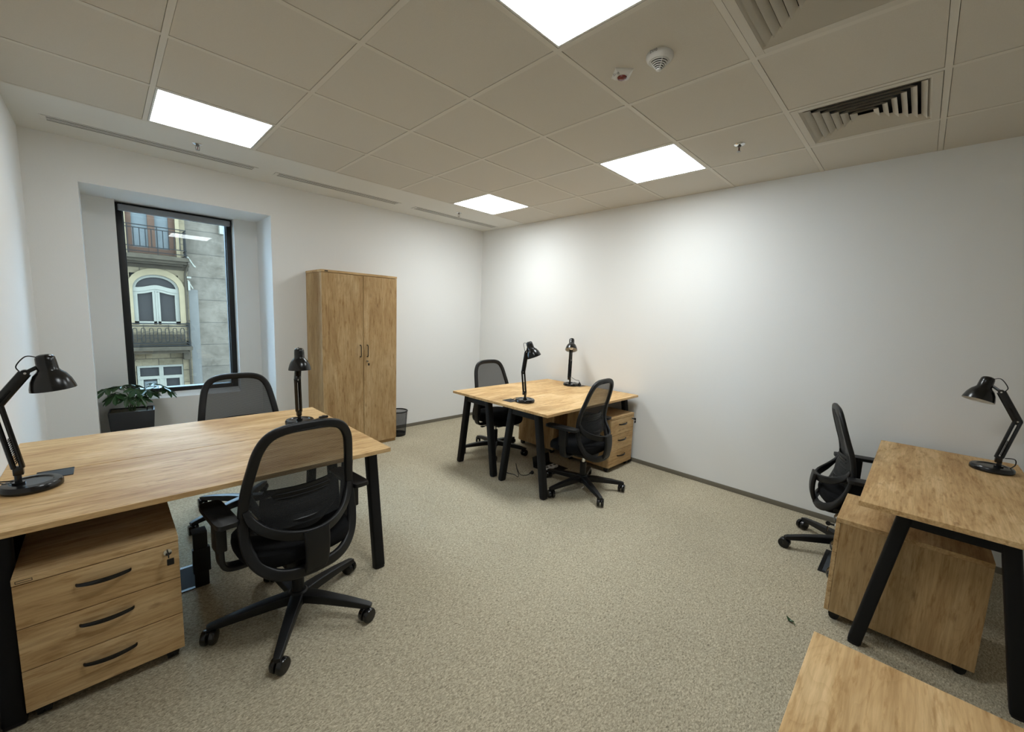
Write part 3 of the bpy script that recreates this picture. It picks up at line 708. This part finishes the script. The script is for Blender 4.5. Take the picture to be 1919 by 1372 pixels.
# ------------------------------------------------------------ floor items
def floorbox(x, y, label, open_=False, w_=.26, d_=.24, rz=0):
    t = thing('floor_socket_box', label, 'floor box', (x, y, 0), R(rz), group='floor socket boxes in the carpet')
    f = MB(); a, b = w_/2, d_/2
    for q in ((-a, a, -b, -b+.02), (-a, a, b-.02, b), (-a, -a+.02, -b+.02, b-.02), (a-.02, a, -b+.02, b-.02)): f.box(*q, 0, .005, .001, seg=1)
    f.build('rim', M_BLK, t)
    if not open_:
        lid = MB().box(-a+.021, a-.021, -b+.021, b-.021, 0, .004).build('lid', M_GREYP, t, smooth=False)
        MB().box(-.03, .03, b-.075, b-.05, .004, .006, .0008, seg=1).build('handle', M_BLK, lid)
    else:
        MB().box(-a+.021, a-.021, -b+.021, b-.021, 0, .0015).build('well', M_BLK, t, smooth=False)
        for k in range(3):
            s_ = MB().box(-.075+.055*k, -.03+.055*k, -.03, .03, .0015, .022, .003).build('socket', M_PLASTW, t)
            MB().cyl((-.0525+.055*k, 0, .0222), (-.0525+.055*k, 0, .0226), .014, 18).build('outlet', M_BLK, s_)
        MB().box(-a, a, b, b+.008, .0, .10, .002, rot=Matrix.Rotation(R(-12), 3, 'X')).build('lid', M_BLK, t)
    return t
floorbox(-.085, -1.045, 'grey floor socket box between the left pedestal and the foreground chair', w_=.27, d_=.25)
floorbox(2.875, -3.49, 'grey floor socket box beside the pedestal of the right desk', w_=.33, d_=.24)
floorbox(2.73, -1.26, 'open floor socket box with white sockets under the corner desks', True, w_=.24)
t = thing('cable_riser', 'black upright cable riser at the floor box left of the foreground chair', 'cable riser', (.028, -1.16, 0))
MB().box(-.035, .025, -.012, .012, .0, .30, .006).build('spine', M_BLK, t)
MB().box(-.040, .034, -.018, .016, .08, .21, .006).build('sleeve', M_BLK, t)
MB().box(-.038, .022, -.030, .030, .298, .308, .003).build('cap', M_GREYP, t)
t = thing('extension_lead', 'thin black cord with a plug lying under the corner desks', 'cord', (2.36, -1.15, 0))
o_ = Vector((2.36, -1.15, 0))
MB().tube(crom([Vector(p)-o_ for p in ((2.300, -1.02, .03), (2.310, -1.08, .006), (2.33, -1.16, .005), (2.315, -1.215, .006), (2.345, -1.20, .01), (2.372, -1.15, .045), (2.395, -1.11, .085), (2.375, -1.155, .04), (2.37, -1.20, .008), (2.40, -1.235, .005), (2.445, -1.245, .008))], 5), .003, 6).build('wire', M_BLK, t)
MB().lathe(Vector((2.445, -1.245, .016))-o_, [(0, 0), (.006, 0), (.008, .015), (.017, .025), (.017, .038), (0, .038)], 16, (1, -.1, .03)).build('plug', M_BLK, t)
t = thing('fallen_leaf', 'tiny curled dark green leaf lying on the carpet', 'leaf', (2.071, -3.353, 0), R(60))
g = []
for i in range(7):
    u = i/6; x = -.02+.04*u; w_ = .010*math.sin(math.pi*min(.97, max(.06, u))); z = .004+.010*abs(2*u-1)**1.5
    g.append([(x, -w_, z+.004), (x, -w_*.5, z), (x, 0, z-.001), (x, w_*.5, z), (x, w_, z+.004)])
MB().ring_grid(g, closed=False, cap=False).build('blade', M_LEAF, t); MB().tube([(-.02, 0, .012), (-.032, .004, .006)], .0012, 5).build('stalk', M_STEM, t)

# wastebin
t = thing('waste_bin', 'round black wire-mesh waste bin beside the tall cabinet', 'waste bin', (2.124, .590, 0))
MB().lathe((0, 0, 0), [(.092, .012), (.112, .286)], 40).build('wire_mesh', M_BINM, t)
MB().lathe((0, 0, 0), [(.108, .283), (.114, .283), (.117, .290), (.114, .297), (.108, .297), (.106, .290), (.108, .283)], 40).build('rim', M_BLK, t)
MB().lathe((0, 0, 0), [(0, 0), (.092, 0), (.096, .03), (.093, .03), (.090, .006), (0, .006)], 40).build('bottom', M_BLK, t)
MB().tube([(-.068, -.065, .02), (-.078, -.079, .285)], .002, 6).tube([(.068, -.065, .02), (.078, -.079, .285)], .002, 6).build('seam', M_BLK, t)

# ------------------------------------------------------------ potted plant
t = thing('potted_plant', 'leafy green plant in a tall black square planter in the window recess', 'plant', (-.130, 1.195, 0), R(-4))
hw0, hd0, hw1, hd1, ZP = .118, .085, .150, .110, .50
def rr(hw, hd, z, k=4):
    return [(x, y, z) for x, y in rsec(2*hw, 2*hd, .012, 2)]
MB().ring_grid([rr(hw0, hd0, 0), rr(hw0+.002, hd0+.002, .01), rr(hw1, hd1, ZP-.004), rr(hw1-.002, hd1-.002, ZP), rr(hw1-.010, hd1-.010, ZP), rr(hw1-.012, hd1-.012, ZP-.03)]).build('planter', M_POT, t)
so = MB(); n = 12; g = []
for i in range(n+1):
    g.append([(-.139+.278*i/n, -.099+.198*j/n, ZP-.010+random.uniform(-.004, .006)) for j in range(n+1)])
so.ring_grid(g, closed=False, cap=False).build('soil', M_SOIL, t)
MB().tube([(.10, -.06, ZP-.02), (.10, -.06, ZP+.028), (.135, -.06, ZP+.028), (.135, -.06, ZP-.02)], .005, 6).build('water_gauge', M_BLK, t)
def leaf(c, size, az, tilt, par_, kk):
    """palmate leaf: c joint point, az direction it points, tilt down in radians"""
    m = MB(); bm = m.bm; L = 7; pts = []
    angs = [-118, -80, -40, 0, 40, 80, 118]; lens = [.55, .78, .95, 1.0, .95, .78, .55]
    def P(r, a, z): return Vector((r*math.cos(a), r*math.sin(a), z))
    out = []
    for a_, l_ in zip(angs, lens):
        a = R(a_+random.uniform(-4, 4)); l = size*l_*random.uniform(.92, 1.05); da = R(18)
        if not out: out.append((P(size*.10, a-R(34), 0), 0))
        out += [(P(l*.50, a-da*1.12, .002), 0), (P(l*.72, a-da*.82, -.10*l), 0), (P(l*.9, a-da*.36, -.16*l), 0), (P(l, a, -.24*l), 1), (P(l*.9, a+da*.36, -.16*l), 0), (P(l*.72, a+da*.82, -.10*l), 0), (P(l*.50, a+da*1.12, .002), 0)]
    out.append((P(size*.10, R(118+34), 0), 0))
    ctr = bm.verts.new((0, 0, .006)); vs = [bm.verts.new(p) for p, _ in out]
    tipv = {}
    for a, b in zip(vs, vs[1:]): bm.faces.new((ctr, a, b))
    Mx = Matrix.Translation(c) @ Matrix.Rotation(az, 4, 'Z') @ Matrix.Rotation(tilt, 4, 'Y') @ Matrix.Rotation(random.uniform(-.3, .3), 4, 'X')
    for v in bm.verts: v.co = Mx @ v.co
    o = m.build('leaf', M_LEAF, par_, smooth=True)
    return o
LV = [(-.145, -.06, .200, .085, 190, .35), (-.11, -.02, .135, .085, 200, .6), (-.05, -.06, .215, .09, 150, .2), (.0, .02, .215, .09, 60, .3), (.03, -.06, .185, .085, -60, .5),
      (.10, -.03, .165, .095, -30, .4), (.19, -.05, .205, .10, -10, .35), (.15, .0, .215, .08, 20, .2), (-.02, -.09, .130, .08, -100, .7), (.06, -.08, .115, .075, -50, .7),
      (-.09, -.08, .150, .08, -140, .6), (.12, .03, .150, .07, 30, .5), (-.08, .03, .205, .07, 120, .3), (.235, -.07, .165, .085, -20, .55)]
for k, (x, y, z, s_, az, ti) in enumerate(LV):
    e = Vector((x, y, ZP+z)); a = Vector((random.uniform(-.02, .02), random.uniform(-.015, .015), ZP-.02))
    mid = a+(e-a)*.5+Vector((-.25*(e.x-a.x), -.2*(e.y-a.y), .03))
    st = MB().tube(crom([a, mid, e], 6), .0026, 6).build('stalk', M_STEM, t)
    leaf(e, s_*1.36, R(az), ti, t, k)

# ------------------------------------------------------------ street outside
FY = 14.0
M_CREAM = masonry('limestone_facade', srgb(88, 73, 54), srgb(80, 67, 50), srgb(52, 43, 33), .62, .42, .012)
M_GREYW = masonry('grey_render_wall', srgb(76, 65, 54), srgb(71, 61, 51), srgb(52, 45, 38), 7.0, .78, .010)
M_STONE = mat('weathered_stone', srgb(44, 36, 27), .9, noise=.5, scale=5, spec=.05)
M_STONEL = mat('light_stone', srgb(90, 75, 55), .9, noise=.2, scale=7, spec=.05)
M_WFR = mat('white_painted_wood', srgb(90, 82, 70), .6, noise=.08, scale=8, spec=.05)
M_BRN = mat('brown_door_wood', srgb(54, 36, 25), .6, noise=.2, scale=6, spec=.05)
M_CURT = mat('pale_curtain', srgb(64, 62, 58), .9, noise=.25, scale=10, spec=.05)
M_DGL = mat('dark_glazing', srgb(32, 27, 23), .35, noise=.15, scale=5, spec=.05)
M_IRON = mat('wrought_iron', srgb(20, 17, 14), .6, spec=.05)
bd = thing('apartment_building', 'old cream stone building with balconies seen through the window', 'building', (0, FY, -3.0))
def bpart(m, name, mats, par_=bd, smooth=False, **k):
    o = m.build(name, mats, None, smooth=smooth, **k)
    o.parent = par_; off = Vector((0, FY, -3.0)); q = par_
    o.matrix_parent_inverse = Matrix.Translation(-off) if par_ is bd else Matrix.Identity(4); return o
w = MB(); Z0, ZT = -3.0, 5.4
OPEN = [(.37, 1.56, 2.95, 5.3), (.42, 1.56, .70, 2.32), (.39, 1.59, -1.6, -.64)]
w.box(-8, .37, FY, FY+4, Z0, ZT); w.box(1.56, 1.81, FY, FY+4, Z0, ZT)
zz = [Z0, -1.6, -.64, .70, 2.32, 2.95, 5.3, ZT]
for a, b in ((Z0, -1.6), (-.64, .70), (2.32, 2.95), (5.3, ZT)): w.box(.37, 1.56, FY, FY+4, a, b)
w.box(.37, 1.56, FY+.45, FY+4, -1.6, -.64); w.box(.37, 1.56, FY+.45, FY+4, .70, 2.32); w.box(.37, 1.56, FY+.45, FY+4, 2.95, 5.3)
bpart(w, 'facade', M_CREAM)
bpart(MB().box(-8, 1.84, FY-.06, FY, 2.50, 2.62).box(-8, 1.86, FY-.12, FY, 2.62, 2.72), 'cornice', M_STONE)
# balconies: slab, railing
def arcpts(x0, x1, zs, zt, n=14, f=.5):
    xc, hw_ = (x0+x1)/2, (x1-x0)/2
    return [(xc-hw_*math.cos(math.pi*i/n), zs+(zt-zs)*math.sin(math.pi*i/n)**.85) for i in range(n+1)]
BY = 13.3
b1 = bpart(MB().box(-2.5, 1.80, BY-.05, FY, 2.74, 2.86, .01).box(-2.5, 1.74, BY+.05, FY, 2.66, 2.74).box(-2.5, 1.66, BY+.2, FY, 2.60, 2.66), 'balcony', M_STONE)
rl = MB()
for z in (3.72, 3.63, 3.09, 2.95): rl.box(-2.4, 1.74, BY-.012, BY+.012, z-.012, z+.012)
for k in range(26):
    x = 1.72-.135*k; rl.box(x-.011, x+.011, BY-.011, BY+.011, 3.09 if k % 5 else 2.86, 3.63 if k % 5 else 3.72)
for q in (3.72, 3.63, 3.09, 2.95): rl.box(1.728, 1.752, BY, FY, q-.012, q+.012)
for k in range(5): rl.box(1.732, 1.748, BY+.1+.12*k, BY+.116+.12*k, 2.86, 3.72)
bpart(rl, 'railing', M_IRON)
b2 = bpart(MB().box(-2.5, 1.76, BY-.05, FY, -.10, .02, .01).box(-2.5, 1.66, BY+.1, FY, -.20, -.10).box(1.55, 1.72, FY-.35, FY, -.45, -.2, .02).box(.25, .36, FY-.35, FY, -.45, -.2, .02), 'balcony', M_STONE)
rl = MB()
for z in (.76, .68, .14, .06): rl.box(-2.4, 1.70, BY-.015, BY+.015, z-.015, z+.015)
for k in range(16):
    x = 1.52-.19*k; h_ = .045
    pts = [(x+h_*math.cos(a), BY, .585-.045+h_*math.sin(a)+.03) for a in [math.pi*i/8 for i in range(9)]]+[(x-h_*math.cos(a), BY, .225-h_*math.sin(a)) for a in [math.pi*i/8 for i in range(9)]]
    rl.tube(pts+[pts[0]], .011, 6)
    for z in (.50, .30): rl.box(x+.045, x+.145, BY-.008, BY+.008, z-.009, z+.009)
for z in (.76, .68, .14, .06): rl.box(1.69, 1.715, BY, FY, z-.015, z+.015)
rl.box(1.68, 1.72, BY-.02, BY+.02, .0, .80)
bpart(rl, 'railing', M_IRON, smooth=True)
bpart(MB().box(-2.4, 1.60, BY+.10, BY+.12, .03, .42), 'balcony_screen', M_STONE)
# brown balcony door
d = bpart(MB().box(.37, .51, FY+.12, FY+.2, 2.95, 5.3).box(.89, 1.06, FY+.10, FY+.2, 2.95, 5.3).box(1.40, 1.56, FY+.12, FY+.2, 2.95, 5.3).box(.51, .89, FY+.12, FY+.2, 2.95, 3.14).box(1.06, 1.40, FY+.12, FY+.2, 2.95, 3.14), 'balcony_door', M_BRN)
bpart(MB().box(.50, .90, FY+.2, FY+.22, 3.0, 5.3).box(1.05, 1.41, FY+.2, FY+.22, 3.0, 5.3), 'door_curtain', M_CURT)
bpart(MB().box(.27, .37, FY-.03, FY+.1, 2.86, 5.3).box(1.56, 1.66, FY-.03, FY+.1, 2.86, 5.3), 'door_surround', M_STONEL)
# arched window
A = arcpts(.42, 1.56, 1.80, 2.30); sur_o = arcpts(.27, 1.72, 1.72, 2.50)
m = MB(); pts = [(.27, FY-.07, .74)]+[(x, FY-.07, z) for x, z in sur_o]+[(1.72, FY-.07, .74), (1.56, FY-.07, .74)]+[(x, FY-.07, z) for x, z in reversed(A)]+[(.42, FY-.07, .74)]
no, ni = [(.27, .74)]+sur_o+[(1.72, .74)], [(.42, .74)]+A+[(1.56, .74)]
for (a, b), (c_, e) in zip(zip(no, no[1:]), zip(ni, ni[1:])):
    m.prism([(a[0], FY-.07, a[1]), (b[0], FY-.07, b[1]), (e[0], FY-.07, e[1]), (c_[0], FY-.07, c_[1])], (0, .45, 0))
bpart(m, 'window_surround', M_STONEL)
m = MB(); fi = arcpts(.49, 1.49, 1.80, 2.22); fo = A
for (a, b), (c_, e) in zip(zip(fo, fo[1:]), zip(fi, fi[1:])):
    m.prism([(a[0], FY+.05, a[1]), (b[0], FY+.05, b[1]), (e[0], FY+.05, e[1]), (c_[0], FY+.05, c_[1])], (0, .10, 0))
wave = lambda x, z0: z0+.10*math.exp(-((x-.99)/.28)**2)
xs_ = [.42+1.14*i/24 for i in range(25)]
for a, b in zip(xs_, xs_[1:]):
    m.prism([(a, FY+.02, wave(a, 1.74)), (b, FY+.02, wave(b, 1.74)), (b, FY+.02, wave(b, 1.87)), (a, FY+.02, wave(a, 1.87))], (0, .1, 0))
    m.prism([(a, FY+.05, wave(a, 1.66)), (b, FY+.05, wave(b, 1.66)), (b, FY+.05, wave(b, 1.745)), (a, FY+.05, wave(a, 1.745))], (0, .1, 0))
for a, b in ((.42, .53), (.89, 1.07), (1.45, 1.56)): m.box(a, b, FY+.05, FY+.14, .70, 1.75)
m.box(.965, .995, FY+.02, FY+.05, .70, 1.80); m.box(.42, 1.56, FY+.05, FY+.14, .70, .80)
m.box(.42, .53, FY+.04, FY+.14, 1.58, 1.86); m.box(1.45, 1.56, FY+.04, FY+.14, 1.58, 1.86)
bpart(m, 'window_frame', M_WFR)
bpart(MB().box(.40, 1.58, FY+.16, FY+.18, .70, 2.32), 'window_pane', M_DGL)
# lower window
m = MB()
for a, b in ((.39, .46), (.93, 1.04), (1.52, 1.59)): m.box(a, b, FY+.05, FY+.13, -1.6, -.64)
for a, b in ((-.71, -.64), (-1.10, -1.0), (-1.6, -1.5)): m.box(.39, 1.59, FY+.04, FY+.13, a, b)
for a, b in ((.46, .53), (1.45, 1.52), (1.04, 1.10), (.87, .93)): m.box(a, b, FY+.06, FY+.12, -1.5, -1.10)
bpart(m, 'window_frame', M_WFR); bpart(MB().box(.39, 1.59, FY+.14, FY+.16, -1.6, -.64), 'window_pane', M_DGL)
bpart(MB().box(.55, .86, FY+.125, FY+.135, -1.5, -1.18), 'window_paper', M_CURT)
bpart(MB().tube([(1.74, FY-.08, -3), (1.74, FY-.08, 2.4), (1.82, FY-.12, 2.7), (1.70, FY-.3, 2.95)], .035, 8), 'drain_pipe', M_STONE, smooth=True)
bpart(MB().tube([(1.78, FY-.45, 2.93), (1.96, FY-.30, 2.66), (2.0, FY-.3, 2.63)], .028, 8), 'waste_pipe', M_WFR, smooth=True)
bpart(MB().box(1.78, 1.90, FY-.10, FY, 2.26, 2.32).box(1.80, 1.86, FY-.1, FY, 1.86, 2.16).tube([(1.80, FY-.05, 2.2), (1.93, FY-.05, 1.92)], .022, 8), 'pipe_bracket', M_WFR)
g2 = thing('neighbouring_building', 'plain grey rendered gable wall right of the balconies', 'building', (6.4, FY+.25, -3.0))
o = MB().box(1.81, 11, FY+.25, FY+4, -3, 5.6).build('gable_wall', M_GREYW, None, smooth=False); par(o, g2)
o = MB().box(1.84, 2.10, FY+.23, FY+.252, -3, 1.9).build('render_patch', mat('pale_render_patch', srgb(62, 54, 45), .9, noise=.1, scale=6), None, smooth=False); par(o, g2)
o = MB().box(2.78, 2.90, FY+.05, FY+.25, 3.88, 4.25).build('sky_patch_box', M_WFR, None, smooth=False); par(o, g2)  # made-up box standing in for a bright sky-lit spot at the window
structure(MB().box(-12, 14, 1.75, FY+4, -3.1, -3.0).build('street_ground', mat('asphalt', srgb(90, 90, 90), .9, noise=.2, scale=20), smooth=False))
